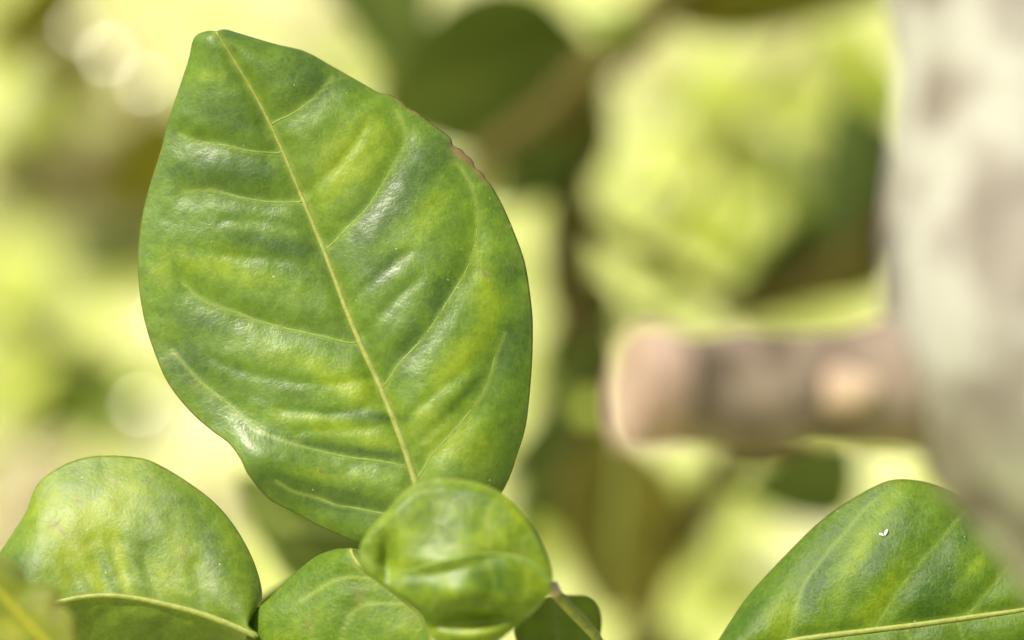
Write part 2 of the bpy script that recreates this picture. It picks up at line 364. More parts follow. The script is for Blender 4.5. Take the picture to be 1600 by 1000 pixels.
big_marks = [
 ('t', 560, 225, 75, 55, -50, .42), ('t', 530, 280, 50, 30, -45, .25), ('t', 330, 415, 70, 30, 10, .30), ('t', 250, 440, 25, 60, 0, .2), ('t', 545, 605, 75, 26, 20, .50), ('t', 470, 560, 70, 22, 12, .25),
 ('t', 500, 660, 90, 20, 8, .40), ('t', 590, 690, 40, 18, 8, .40), ('t', 705, 570, 70, 28, -48, .48), ('t', 765, 470, 28, 70, 10, .40), ('t', 700, 690, 65, 32, -48, .48), ('t', 660, 655, 40, 22, -48, .35), ('t', 670, 335, 70, 28, -52, .30),
 ('t', 760, 700, 28, 40, 15, .25), ('t', 420, 440, 80, 22, 15, .30), ('t', 325, 115, 30, 18, 0, .25), ('t', 470, 740, 70, 14, 10, .30), ('t', 560, 745, 60, 16, 5, .25), ('t', 745, 395, 20, 60, 0, .25), ('t', 360, 690, 26, 26, 0, .2),
 ('t', 335, 268, 70, 22, 5, -.45), ('t', 665, 255, 60, 26, -45, -.45), ('t', 600, 335, 70, 20, -48, -.45), ('t', 480, 115, 60, 35, 25, -.25), ('t', 800, 545, 20, 42, 10, -.5), ('t', 690, 458, 16, 26, 35, -.5), ('t', 632, 545, 45, 18, -50, -.3),
 ('t', 500, 772, 90, 17, 12, -.55), ('t', 560, 648, 80, 7, 6, -.40), ('t', 790, 425, 22, 30, 0, -.4), ('t', 300, 565, 40, 32, 40, -.3), ('t', 440, 385, 70, 12, 10, -.35), ('t', 320, 505, 50, 16, 15, -.3), ('t', 600, 420, 40, 16, -48, -.35),
 ('t', 340, 180, 50, 25, 10, -.2), ('t', 400, 265, 60, 10, 4, -.2), ('t', 440, 745, 40, 20, 10, -.3), ('t', 560, 705, 80, 7, 8, -.45), ('t', 720, 620, 40, 8, -50, -.25),
 ('w', 711, 226, 8, 15, -10, 1.2), ('w', 728, 247, 18, 6, 38, 1.2), ('w', 750, 270, 20, 6, 50, 1.2), ('w', 638, 166, 24, 5, 35, 1.0), ('w', 758, 428, 9, 2.2, 50, .9), ('w', 430, 240, 5, 2.5, 0, .3)]
def big_bend(U, V, q):
    h = 0.0075*np.clip((0.52-U)/0.52, 0, 1)**2                           # upper part nods forward
    h += np.where(V < 0, -0.003*np.abs(V)**2.2, -0.0055*np.abs(V)**2.4)   # margins fall away
    low = np.exp(-(((q[:, 0]-400)/90)**2+((q[:, 1]-720)/60)**2)); h += 0.0035*low*np.abs(V)
    fd = np.full(len(q), 1e9)
    for fl in big_folds: fd = np.minimum(fd, seg_dist(q, spline(fl, 16)))
    return h - 0.00026*np.exp(-(fd/9)**2) + np.where(V > 0, .15, -.06)*(70*.53*K)*(1-np.exp(-seg_dist(q, spline(big_mid, 40))/70))
big, bigY = photo_leaf(shootA, 'leaf', 'broad upright green leaf with mottled yellow patches and nicked brown edge', big_mid, big_left, big_right, .530, (530, 450), (-0.06, 0.17, 1.0), M_LEAF,
    fold=0.24, fold_w=70, pillow=0.00078, pw=22, wav=.0004, veins=big_veins, marks=big_marks, base_tone=.33, bend=big_bend, nu=210, nv=70, seed=1, rib_r=(0.00078, .00036), nicks=((712, 228, 8, 9), (727, 243, 3, 6), (746, 262, 5, 8), (760, 281, 3, 5), (640, 168, 3, 8)))
tube('petiole', spline([bigY[-1, 70], P(692, 890, .552), P(720, 960, .556), P(790, 1060, .55), P(985, 1080, .53)], 24), .0011, M_STALK, shootA, 8)

# cupped leaf on the visible stalk
cup_mid = [(563, 862), (585, 884), (632, 893), (700, 875), (770, 866), (825, 878), (852, 902), (861, 918)]
cup_left = [(563, 862), (566, 888), (597, 912), (634, 940), (659, 962), (672, 992), (710, 1012), (760, 1010), (800, 984), (830, 958), (850, 936), (861, 918)]
cup_right = [(563, 862), (567, 845), (580, 826), (605, 800), (627, 773), (655, 753), (695, 747), (742, 754), (780, 769), (810, 793), (832, 822), (852, 862), (861, 893), (861, 918)]
def cup_bend(U, V, q):
    x, y = q[:, 0], q[:, 1]
    h = 0.0062*np.exp(-(((x-745)/165)**2+((y-900)/140)**2)) - 0.0014*np.clip((np.abs(V)-.86)/.14, 0, 1)
    cr = 896-28*np.exp(-((x-800)/80)**2)                                   # rib sunk between two swellings
    h -= 0.0009*np.exp(-((y-cr)/12)**2)*np.exp(-((x-720)/90)**2)
    h += 0.0014*np.exp(-(((x-700)/48)**2+((y-882)/19)**2)) + 0.0024*np.exp(-(((x-715)/50)**2+((y-927)/23)**2))
    h -= 0.0026*np.exp(-((y-970+0.10*(x-740))/14)**2)*np.exp(-((x-745)/110)**2)
    h -= 0.0022*np.exp(-(((x-606)/14)**2+((y-872)/38)**2))
    return h
cup_marks = [('t', 640, 830, 30, 25, 0, .2), ('t', 735, 775, 40, 12, 0, -.25), ('t', 680, 845, 25, 14, 0, -.25), ('t', 770, 880, 30, 10, 0, -.3), ('t', 820, 845, 18, 22, 0, -.2), ('t', 620, 890, 18, 14, 0, .5), ('t', 720, 960, 60, 10, 0, -.2), ('t', 745, 985, 50, 12, 0, .45), ('t', 830, 900, 25, 25, 0, .2), ('t', 700, 820, 60, 14, 5, -.22), ('t', 760, 900, 50, 18, 0, -.25), ('t', 650, 900, 20, 20, 0, -.3), ('t', 806, 800, 38, 7, 52, .45), ('t', 760, 840, 40, 18, 0, .2), ('t', 790, 915, 20, 15, 0, -.2), ('w', 812, 868, 9, 6, 0, .4), ('w', 800, 852, 5, 5, 0, .3)]  # dark mark along the bottom fold paints its shade
photo_leaf(shootA, 'leaf', 'small cupped leaf bulging forward below the broad leaf', cup_mid, cup_left, cup_right, .500, (720, 880), (0.02, 0.02, 1), M_LEAF_CUP,
    fold=0.0, pillow=0.0003, marks=cup_marks, base_tone=.46, bend=cup_bend, nu=110, nv=44, seed=4, rib_r=(.00045, .0003), rib_lift=0.00005, rib_mat=M_VEIN,
    veins=[[(705, 872), (684, 835), (690, 785)], [(768, 866), (760, 815), (774, 780)], [(815, 872), (818, 845), (832, 832)], [(680, 882), (690, 915), (672, 955)], [(760, 868), (772, 915), (760, 955)], [(820, 878), (825, 915), (812, 945)]], vein_r=.00018, vpale=.34, rim=.3)
jt = P(862, 919, .5035); tube('stalk_joint', [jt-RT*.0012+UP*.0008, jt, jt+RT*.0012-UP*.0012], [.0009, .0014, .0009], M_JOINT, shootA, 10, 0.15)

low_mid = [(548, 858), (556, 876), (572, 892), (598, 909), (634, 937), (660, 960), (676, 990), (700, 1050), (730, 1110)]
low_left = [(548, 858), (526, 859), (497, 869), (471, 888), (445, 911), (416, 940), (392, 962), (386, 985), (392, 1030), (440, 1090), (540, 1130), (660, 1130), (730, 1110)]
low_right = [(548, 858), (580, 862), (650, 876), (720, 910), (765, 955), (778, 1010), (770, 1070), (730, 1110)]
low_marks = [('t', 500, 900, 60, 30, -30, -.1), ('t', 480, 980, 60, 40, 0, .12), ('t', 640, 980, 25, 25, 0, .25), ('w', 483, 976, 5, 7, 0, .55), ('w', 492, 962, 6, 4, 0, .3), ('w', 563, 930, 10, 16, 0, .3), ('w', 640, 966, 10, 8, 0, .3), ('t', 545, 960, 14, 50, 20, -.15)]
photo_leaf(shootA, 'leaf', 'pale dull green leaf lying under the cupped leaf', low_mid, low_left, low_right, .519, (560, 950), (-0.22, 0.25, 1), M_LEAF_R,
    fold=0.12, fold_w=50, pillow=0.0004, pw=22, marks=low_marks, base_tone=.48, nu=100, nv=36, seed=6, rib_r=(.0011, .0006),
    veins=[[(640, 945), (560, 950), (528, 1010)], [(690, 1020), (640, 1030), (600, 1090)], [(590, 905), (530, 905), (470, 940)]], bend=lambda U, V, q: -0.004*np.abs(V)**2, vein_r=.0002)
free_leaf(shootA, P(868, 928, .56), P(880, 1100, .55), .017, cvec((-.1, .35, 1)), M_LEAF_R, tone=.9, seed=3)
free_leaf(shootA, P(575, 905, .60), P(385, 955, .60), .012, cvec((0, -.7, 1)), M_LEAF_OLD, tone=.3, seed=8, arch=-.05)

# ================================================================== lower left shoot
stemB = [P(*p) for p in ((404, 995, .528), (430, 1012, .53), (470, 1060, .535), (700, 1300, .53), (1650, 1750, .46))]
shootB = thing('leafy_shoot', stemB[-1], 'citrus shoot with an arched leaf and a yellowing leaf tip in the lower left corner', 'leafy shoot')
tube('stalk', spline(stemB, 40), np.linspace(.0013, .004, 40), M_STALK, shootB, 10, 0.1)
bl_mid = [(-60, 985), (-15, 972), (40, 955), (87, 942), (133, 933), (174, 931), (217, 936), (264, 946), (310, 958), (357, 975), (404, 995)]
bl_up = [(-60, 985), (-45, 930), (-20, 898), (0, 866), (25, 827), (43, 798), (55, 765), (74, 743), (112, 722), (155, 713), (217, 716), (254, 730), (295, 755), (335, 786), (366, 823), (391, 867), (405, 907), (408, 938), (396, 958), (388, 972), (404, 995)]
bl_dn = [(-60, 985), (-30, 1010), (20, 1030), (90, 1052), (170, 1066), (250, 1066), (320, 1050), (370, 1025), (404, 995)]
bl_veins = [[(133, 933), (118, 905), (105, 875)], [(172, 931), (156, 890), (142, 850)], [(208, 935), (190, 890), (176, 845)], [(250, 943), (236, 900), (226, 862)], [(320, 962), (312, 915), (305, 885)], [(200, 935), (170, 955), (130, 985), (100, 1015)], [(290, 955), (250, 985), (215, 1020)]]
bl_marks = [('t', 150, 830, 45, 60, 15, .5), ('t', 200, 770, 30, 40, 0, .25), ('t', 260, 900, 30, 30, 0, .2), ('t', 190, 890, 10, 50, -15, .5), ('t', 145, 895, 9, 45, -25, .6), ('t', 170, 895, 8, 40, -20, -.3), ('t', 222, 895, 8, 35, -15, -.2), ('t', 105, 880, 30, 40, 0, .25), ('t', 60, 800, 25, 50, 20, .2), ('t', 290, 860, 30, 30, 0, .12), ('t', 330, 850, 20, 60, -15, -.35), ('t', 100, 790, 25, 30, 0, .25), ('t', 230, 850, 25, 25, 0, -.25), ('t', 290, 790, 25, 20, 30, -.25), ('t', 250, 810, 40, 35, 0, -.18), ('t', 120, 760, 35, 25, 0, -.15), ('t', 30, 890, 30, 25, 0, -.3), ('t', 200, 980, 150, 35, 5, -.22),  # the widest dark mark paints the shade below the midrib
 ('w', 123, 784, 6, 3, 20, 1.0), ('w', 181, 758, 4, 4, 0, .7), ('w', 175, 745, 4, 3, 40, .6), ('w', 99, 834, 5, 3, 40, .8), ('w', 85, 821, 9, 2, -30, .55), ('w', 92, 824, 3, 9, -40, .5), ('w', 176, 783, 3, 3, 0, .6), ('w', 118, 838, 16, 30, 0, .10), ('w', 288, 870, 6, 12, 0, .25), ('w', 238, 748, 3, 3, 0, .5)]
photo_leaf(shootB, 'leaf', 'arched yellow flecked leaf cut by the lower left edge', bl_mid, bl_up, bl_dn, .527, (220, 880), (-0.04, 0.26, 1), M_LEAF_DULL,
    fold=-0.10, fold_w=90, pillow=0.0005, pw=15, veins=bl_veins, marks=bl_marks, base_tone=.50, nu=150, nv=56, seed=9, rib_r=(.00062, .00042), rib_lift=.00025, vein_r=.00010, vpale=.12,
    bend=lambda U, V, q: np.where(V > 0, -0.013*np.abs(V)**1.1, -0.0035*np.abs(V)**2.2+0.001*np.sin(np.pi*np.abs(V))) - 0.006*np.clip((60-q[:, 0])/120, 0, 1)**1.5)
ye_mid = [(-60, 870), (-30, 900), (0, 927), (25, 952), (50, 980), (72, 1004), (110, 1050), (160, 1110)]
ye_r = [(-60, 870), (-30, 866), (0, 868), (20, 876), (37, 892), (46, 908), (70, 912), (86, 918), (92, 932), (90, 945), (103, 950), (116, 966), (120, 1000), (140, 1050), (160, 1110)]
ye_l = [(-60, 870), (-80, 920), (-70, 980), (-30, 1040), (40, 1090), (110, 1120), (160, 1110)]
photo_leaf(shootB, 'leaf', 'blurred yellowing leaf tip in the corner before the arched leaf', ye_mid, ye_l, ye_r, .470, (40, 960), (0.15, 0.25, 1), M_LEAF_YEL,
    fold=0.25, fold_w=60, pillow=.0006, base_tone=.45, marks=[('t', 25, 892, 30, 14, 35, -.35), ('w', 90, 940, 12, 30, 20, .35), ('w', 112, 985, 5, 30, 0, .3), ('t', 20, 985, 40, 20, 0, .3)], nu=70, nv=28, seed=12, rib_r=(.0009, .0007), rib_mat=M_RIB_YEL, veins=[[(25, 952), (45, 925), (60, 912)]])
tube('petiole', spline([P(160, 1110, .47), P(300, 1180, .5), P(560, 1160, .533)], 14), .0012, M_STALK, shootB, 8)

# ================================================================== lower right shoot
stemC = [P(*p) for p in ((1100, 1040, .535), (1060, 1060, .536), (1030, 1130, .535), (1150, 1350, .52), (1750, 1650, .44))]
shootC = thing('leafy_shoot', stemC[-1], 'citrus shoot with one ribbed leaf half hidden behind the pale trunk', 'leafy shoot')
tube('stalk', spline(stemC, 30), np.linspace(.0012, .004, 30), M_STALK, shootC, 10, 0.1)
rl_mid = [(1690, 930), (1640, 944), (1600, 953), (1503, 967), (1430, 977), (1365, 985), (1250, 1000), (1180, 1018), (1100, 1040)]
rl_up = [(1690, 930), (1650, 900), (1600, 852), (1560, 815), (1515, 782), (1475, 763), (1437, 752), (1397, 750), (1366, 761), (1319, 789), (1275, 822), (1225, 871), (1172, 929), (1142, 972), (1123, 1002), (1105, 1030), (1100, 1040)]
rl_dn = [(1690, 930), (1670, 990), (1600, 1070), (1500, 1140), (1380, 1170), (1250, 1150), (1160, 1100), (1100, 1040)]
rl_veins = [[(1366, 984), (1387, 950), (1412, 912), (1437, 881), (1469, 844), (1500, 808), (1520, 792)], [(1506, 965), (1537, 931), (1569, 894), (1600, 858)], [(1230, 1002), (1253, 922), (1278, 884), (1300, 856), (1325, 828), (1350, 797), (1381, 772)], [(1415, 979), (1425, 1010), (1440, 1050)], [(1497, 968), (1508, 1005), (1530, 1050)]]
rl_marks = [('t', 1345, 860, 16, 75, 30, .35), ('t', 1395, 780, 16, 40, 45, .3), ('t', 1385, 920, 18, 55, 35, .35), ('t', 1225, 960, 26, 50, 30, .35), ('t', 1520, 890, 12, 40, 40, .3), ('t', 1350, 960, 30, 25, 0, .2), ('t', 1280, 900, 10, 40, 30, -.35), ('t', 1268, 930, 12, 30, 15, -.4), ('t', 1375, 870, 16, 50, 35, -.35), ('t', 1300, 830, 25, 14, -35, -.25), ('t', 1450, 930, 30, 50, 35, -.4), ('t', 1470, 900, 30, 30, 0, -.2), ('t', 1175, 965, 16, 40, 35, -.3), ('t', 1500, 840, 16, 40, 40, -.3), ('w', 1406, 871, 3, 2.5, 0, .45), ('w', 1571, 953, 5, 4, 0, .8)]
rl, rlY = photo_leaf(shootC, 'leaf', 'fresh green ribbed leaf with a white fleck beside the pale trunk', rl_mid, rl_up, rl_dn, .530, (1400, 880), (-0.10, 0.22, 1), M_LEAF_R,
    fold=0.10, fold_w=80, pillow=0.0007, pw=22, veins=rl_veins, marks=rl_marks, base_tone=.34, nu=140, nv=50, seed=15, rib_r=(.00065, .0005), vein_r=.00018, vpale=.3,
    bend=lambda U, V, q: -0.006*np.abs(V)**2.4)
# white fleck resting on that leaf: two little lobes joined at a point
def surface_at(Y, x, y):
    g = Y.reshape(-1, 3)-CAM; dd = g@FW; qx = g@RT/dd/K+800; qy = 500-g@UP/dd/K
    return CAM+g[((qx-x)**2+(qy-y)**2).argmin()]
fl = surface_at(rlY, 1383, 834)-FW*.0003; vv = []; ff = []
for (dx, dy), (lx, ly), wd in (((0, -5), (-8, 5), 3.1), ((0, -5), (5, 11), 3.4)):
    a = np.array((dx, dy), float); b = a+np.array((lx, ly)); nrm = np.array((b-a)[::-1])*(1, -1); nrm = nrm/np.linalg.norm(nrm)
    for t, ww in ((0, .5), (.35, .9), (.7, 1.0), (1, .35)):
        c = a+(b-a)*t
        for sgn in (-1, 0, 1):
            p = c+nrm*sgn*wd*ww*.8; vv.append(fl+RT*p[0]*.53*K+UP*p[1]*.53*K-FW*(.0003 if sgn == 0 else .0)*(1+ww))
    k = len(vv)-12
    for i in range(3):
        for j in range(2): ff.append((k+i*3+j, k+i*3+j+1, k+i*3+j+4, k+i*3+j+3))
fleck = link_mesh('petal_fleck', vv, ff, M_FLECK); fleck['label'] = 'tiny white petal fleck lying on the ribbed leaf'; fleck['category'] = 'fleck'
fm = fleck.modifiers.new('thickness', 'SOLIDIFY'); fm.thickness = .0003

# ================================================================== trunk with sawn stub, before the leaf
def bark_material():
    m, t, N, L, B, O = new_mat('pale_bark')
    co = N.new('ShaderNodeNewGeometry').outputs['Position']
    mp = nd(N, 'ShaderNodeMapping'); mp.inputs['Scale'].default_value = (1, 1, .85); L.new(co, mp.inputs['Vector'])
    def nz(s, d=4., r=0.6, off=0):
        n = nd(N, 'ShaderNodeTexNoise', Scale=s, Detail=d, Roughness=r); L.new(mp.outputs[0], n.inputs['Vector']); return n.outputs[0]
    c = ramp(N, [(0.38, (0.115, 0.102, 0.085)), (0.5, (0.185, 0.166, 0.137)), (0.62, (0.24, 0.222, 0.187))]); L.new(nz(75), c.inputs[0])
    lich = ramp(N, [(0.47, (0, 0, 0)), (0.55, (1, 1, 1))]); L.new(nz(62, 3., .5), lich.inputs[0])
    col = mixc(N, L, lich.outputs[0], c.outputs[0], (0.335, 0.335, 0.285))
    g = ramp(N, [(0.58, (0, 0, 0)), (0.68, (1, 1, 1))]); L.new(nz(130), g.inputs[0])
    col = mixc(N, L, math_n(N, L, 'MULTIPLY', g.outputs[0], .5), col, (0.14, 0.11, 0.08))
    L.new(col, B.inputs['Base Color']); B.inputs['Roughness'].default_value = .85; B.inputs['Specular IOR Level'].default_value = .2
    b = nd(N, 'ShaderNodeBump', Strength=.7, Distance=.0015); L.new(nz(300, 6.), b.inputs['Height']); L.new(b.outputs[0], B.inputs['Normal'])
    return m
M_BARK = bark_material()
M_STUB = plain_material('stub_bark', (0.085, 0.065, 0.046), (0.20, 0.158, 0.118), 75, .85, 0, .6, .001, .2, (0.31, 0.26, 0.205), (.42, .55))
M_SCAR = plain_material('bare_wood_scar', (0.36, 0.26, 0.18), (0.50, 0.38, 0.27), 150, .8)
M_CUT = plain_material('sawn_wood', (0.20, 0.135, 0.095), (0.38, 0.285, 0.215), 190, .8, 0, .4, .0006, .2)
tr_path = [P(1690, -900, .40), P(1630, -300, .395), P(1612, 100, .392), P(1622, 330, .39), P(1655, 540, .39), P(1780, 715, .392), P(1960, 930, .40), P(2200, 1250, .42)]
foot = np.array([.30, .62, -.05]); tr_path += [tr_path[-1]*.55+foot*.45+np.array([.02, 0, 0]), foot]
tree = thing('citrus_tree', foot, 'pale lichen covered citrus trunk with a sawn off side branch', 'tree')
trp = spline(tr_path, 130)
# even radius with swellings at the branch collar and root flare
ti = np.linspace(0, 1, 130); zz = trp[:, 2]
zc = P(1640, 590, .39)[2]
rad = .0228 + .0035*np.exp(-((zz-zc)/.02)**2) + .014*np.clip((.9-zz)/.9, 0, 1)**1.5 - .003*np.clip(zz-1.35, 0, 1)
tube('trunk', trp, rad, M_BARK, tree, 48, .26, 3)
st = spline([P(1640, 608, .402), P(1500, 606, .394), P(1400, 605, .388), P(1250, 602, .382), P(1120, 602, .377), P(1045, 605, .374), P(1006, 606, .3725)], 44)
sr = np.interp(np.linspace(0, 1, 44), [0, .2, .35, .6, .8, .9, .97, 1], [.0135, .0118, .0100, .0090, .0081, .0077, .0077, .0069])
stub = tube('branch_stub', st, sr, M_STUB, tree, 32, .30, 9, caps=True, flatdir=(0.1, -0.9, 0.4))
stub['label'] = 'short brown sawn side branch pointing left'
# slanted sawn face with callus rim
cc = P(1003, 608, .3712); ax = cvec((-1.0, 0.12, 0.30)); e1 = np.cross(ax, UP); e1 /= np.linalg.norm(e1); e2 = np.cross(ax, e1)
vv = [cc+ax*.0022]; ff = []
for ri, (rr, hh) in enumerate(((.0026, .0012), (.0050, .0018), (.0066, .0024), (.0077, .0014), (.0079, -.0018), (.0072, -.0045))):
    for k in range(28):
        th = k/28*2*math.pi; q = 1+.07*mnoise.noise(Vector((math.cos(th)*1.7, math.sin(th)*1.7, ri*.3)))
        vv.append(cc+ax*(hh+.0005*mnoise.noise(Vector((k*.9, ri*2., 0))))+(e1*math.cos(th)+e2*math.sin(th)*1.08)*rr*q)
for k in range(28):
    k2 = (k+1) % 28; ff.append((0, 1+k, 1+k2))
    for r_ in range(5): ff.append((1+r_*28+k, 1+(r_+1)*28+k, 1+(r_+1)*28+k2, 1+r_*28+k2))
link_mesh('sawn_face', vv, ff, M_CUT, stub)
# oval scar where the bark has come away
sc_ = P(1298, 612, .384)-FW*.0082+UP*.0004; vv = []; ff = []
for i in range(9):
    for k in range(18):
        ph = math.pi*(i+.0)/8; th = 2*math.pi*k/18; q = 1+.18*mnoise.noise(Vector((math.cos(th)*1.4, math.sin(th)*1.4, 2)))
        vv.append(sc_+RT*(.0056*math.sin(ph)*math.cos(th)*q)+UP*(.0030*math.sin(ph)*math.sin(th)*q)-FW*(.0011*math.cos(ph)))
for i in range(8):
    for k in range(18): ff.append((i*18+k, i*18+(k+1) % 18, (i+1)*18+(k+1) % 18, (i+1)*18+k))
link_mesh('bark_scar', vv, ff, M_SCAR, stub)

# ================================================================== blurred branches and leaves behind
def px_leaf(parent, b, t, wpx, d, facing, mat, **kw):
    db, dt = (d, d) if not isinstance(d, tuple) else d
    if .95 < db < 1.5: db, dt = db*1.22, dt*1.22
    return free_leaf(parent, P(b[0], b[1], db), P(t[0], t[1], dt), wpx*K*(db+dt)/2, cvec(facing), mat, **kw)
def px_twig(name, parent, pts, d, rpx, mat=None):
    if .95 < d < 1.5: d *= 1.22
    pp = spline([P(x, y, d+dz) for x, y, dz in pts], 30); r = np.interp(np.linspace(0, 1, 30), np.linspace(0, 1, len(rpx)), rpx)*K*d
    return tube(name, pp, r, mat or M_TWIG, parent, 10, .2)

D = 1.0
pD = [(1300, -260, .1), (1130, -90, .02), (1040, 5, 0), (980, 60, 0), (925, 115, 0), (860, 175, 0), (800, 218, 0), (740, 272, 0), (690, 340, .01)]
brD = thing('leafy_branch', P(1300, -260, 1.1), 'brown branch with dark blurred leaves slanting behind the broad leaf', 'branch')
px_twig('branch', brD, pD, D, [40, 38, 34, 28, 20])
DN = (0.45, -0.9, 0.55)       # upper face turned from the sun, towards the viewer's feet
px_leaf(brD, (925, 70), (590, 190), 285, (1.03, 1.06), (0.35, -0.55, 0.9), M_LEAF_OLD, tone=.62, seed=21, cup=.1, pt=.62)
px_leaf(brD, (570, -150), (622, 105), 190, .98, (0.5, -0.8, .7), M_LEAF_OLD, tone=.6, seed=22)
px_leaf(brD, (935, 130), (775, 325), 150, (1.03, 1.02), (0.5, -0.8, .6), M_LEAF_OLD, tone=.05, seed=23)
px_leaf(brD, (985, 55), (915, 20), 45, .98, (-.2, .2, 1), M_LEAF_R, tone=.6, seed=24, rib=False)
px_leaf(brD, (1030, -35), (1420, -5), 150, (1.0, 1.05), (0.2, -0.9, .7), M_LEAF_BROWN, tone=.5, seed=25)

E = 1.05
brE = thing('leafy_branch', P(900, 230, E), 'thin olive twig with drooping dark leaves behind the sawn stub', 'branch')
px_twig('branch', brE, [(905, 150, -.03), (893, 260, 0), (886, 360, 0), (893, 450, 0), (930, 540, 0), (955, 620, 0), (972, 680, 0)], E, [30, 32, 36, 40, 34, 20])
px_twig('side_twig', brE, [(890, 310, 0), (940, 360, 0), (1020, 405, .01), (1135, 470, .02)], E, [18, 16, 14])
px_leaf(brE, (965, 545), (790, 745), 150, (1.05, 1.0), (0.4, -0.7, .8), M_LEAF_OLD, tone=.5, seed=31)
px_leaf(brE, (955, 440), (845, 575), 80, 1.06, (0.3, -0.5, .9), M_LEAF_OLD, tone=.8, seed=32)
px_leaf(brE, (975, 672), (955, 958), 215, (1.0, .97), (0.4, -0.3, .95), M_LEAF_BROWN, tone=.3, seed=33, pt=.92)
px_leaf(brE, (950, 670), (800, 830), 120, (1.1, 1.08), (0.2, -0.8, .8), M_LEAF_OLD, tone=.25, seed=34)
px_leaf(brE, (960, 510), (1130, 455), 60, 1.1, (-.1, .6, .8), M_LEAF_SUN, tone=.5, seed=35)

brG = thing('leafy_branch', P(1150, 640, 1.1), 'slender twig with one small dark leaf under the sawn stub', 'branch')
px_twig('branch', brG, [(1190, 600, 0), (1140, 705, 0), (1085, 815, 0), (1025, 905, 0), (995, 1010, 0), (985, 1100, 0)], 1.1, [28, 28, 28, 26])
px_leaf(brG, (1350, 735), (1150, 765), 150, 1.1, (0.1, -0.9, .8), M_LEAF_OLD, tone=.25, seed=41)
px_leaf(brG, (1160, 670), (1345, 720), 60, 1.12, (0.1, -0.5, .8), M_LEAF_BROWN, tone=.8, seed=42)
px_leaf(brG, (1000, 1000), (1100, 1040), 70, 1.1, (0.1, -0.9, .8), M_LEAF_OLD, tone=.25, seed=43)

F = 1.1
brF = thing('leafy_branch', P(1500, 300, F), 'olive stem with shaded leaves emerging behind the pale trunk', 'branch')
px_twig('branch', brF, [(1520, 280, 0), (1420, 345, 0), (1310, 410, 0), (1220, 455, 0), (1140, 492, 0)], F, [42, 46, 44, 28])
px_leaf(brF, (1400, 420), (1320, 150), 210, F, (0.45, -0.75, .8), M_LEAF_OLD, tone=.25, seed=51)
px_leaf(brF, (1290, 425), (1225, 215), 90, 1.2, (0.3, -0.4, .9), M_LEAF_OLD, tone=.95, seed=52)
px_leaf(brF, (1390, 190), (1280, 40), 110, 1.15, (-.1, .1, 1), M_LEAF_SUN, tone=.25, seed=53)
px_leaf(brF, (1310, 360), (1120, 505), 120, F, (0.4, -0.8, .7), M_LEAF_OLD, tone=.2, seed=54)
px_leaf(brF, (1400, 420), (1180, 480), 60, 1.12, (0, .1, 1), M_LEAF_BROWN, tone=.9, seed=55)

brH = thing('leafy_branch', P(640, 960, .78), 'shaded leaf pair in the gap between the broad and the arched leaf', 'branch')
px_twig('branch', brH, [(640, 905, 0), (690, 960, 0), (760, 1060, 0), (900, 1250, 0)], .78, [10, 12, 14])
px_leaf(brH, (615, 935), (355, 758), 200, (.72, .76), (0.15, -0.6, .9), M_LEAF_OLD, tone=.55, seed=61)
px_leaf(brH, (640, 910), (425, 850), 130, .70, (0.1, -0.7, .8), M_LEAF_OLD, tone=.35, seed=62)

# more dark leaves of the twig behind the stub, filling the dark mass right of the broad leaf
px_leaf(brE, (930, 560), (835, 690), 110, 1.2, (0.2, -0.6, .9), M_LEAF_OLD, tone=.6, seed=38)

px_leaf(brE, (890, 690), (790, 930), 120, 1.25, (0.3, -0.4, .9), M_LEAF_OLD, tone=.95, seed=39)

# sunlit bough further back, its pale yellow green leaves dissolve into light
def sun_bough(label, pts, leaves, d, seed):
    t = thing('leafy_branch', P(*pts[0], d), label, 'branch'); px_twig('branch', t, [(x, y, 0) for x, y in pts], d, [9, 8, 6])
    for i, (bx, by, tx, ty, wd) in enumerate(leaves):
        px_leaf(t, (bx, by), (tx, ty), wd, d+.02*(i % 3), (-.35, .55+.2*(i % 2), .75), M_LEAF_SUN, tone=.45+.25*(i % 3), seed=seed+i, rib=False, nu=14, nv=4)
    return t
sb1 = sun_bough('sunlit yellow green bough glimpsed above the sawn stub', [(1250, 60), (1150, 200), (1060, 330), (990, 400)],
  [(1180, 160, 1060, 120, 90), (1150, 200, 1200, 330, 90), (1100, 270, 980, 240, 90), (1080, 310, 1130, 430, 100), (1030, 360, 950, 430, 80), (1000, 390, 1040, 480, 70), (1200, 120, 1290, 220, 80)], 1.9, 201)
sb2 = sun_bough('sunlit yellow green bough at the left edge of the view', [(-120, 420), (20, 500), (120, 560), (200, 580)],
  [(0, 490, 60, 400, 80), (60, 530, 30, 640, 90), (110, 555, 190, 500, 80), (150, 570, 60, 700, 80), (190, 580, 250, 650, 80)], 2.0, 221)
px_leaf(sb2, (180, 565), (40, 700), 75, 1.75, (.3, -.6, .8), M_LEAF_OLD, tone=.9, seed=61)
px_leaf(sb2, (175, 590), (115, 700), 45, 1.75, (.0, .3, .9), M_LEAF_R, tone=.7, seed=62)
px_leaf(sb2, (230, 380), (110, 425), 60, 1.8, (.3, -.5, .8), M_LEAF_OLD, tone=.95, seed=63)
M_SHINE = plain_material('waxy_leaf', (0.20, 0.24, 0.02), (0.26, 0.29, 0.03), 60, .24, 0, 0, .0001, .5)
def glint_leaf(t, x, y, d, size, seed):                 # waxy leaf added and turned to mirror the sun as a blurred disc
    c = P(x, y, d); to = (CAM-c)/np.linalg.norm(CAM-c); Hn = np.array(SUN_DIR)+to; Hn /= np.linalg.norm(Hn)
    ax_ = np.cross(Hn, (0, 0, 1)); ax_ /= np.linalg.norm(ax_); l = size*K*d
    free_leaf(t, c-ax_*l*.5, c+ax_*l*.5, l*.7, Hn, M_SHINE, cup=.02, arch=.015, seed=seed, rib=False, nu=12, nv=4, wave=0, comp=False)
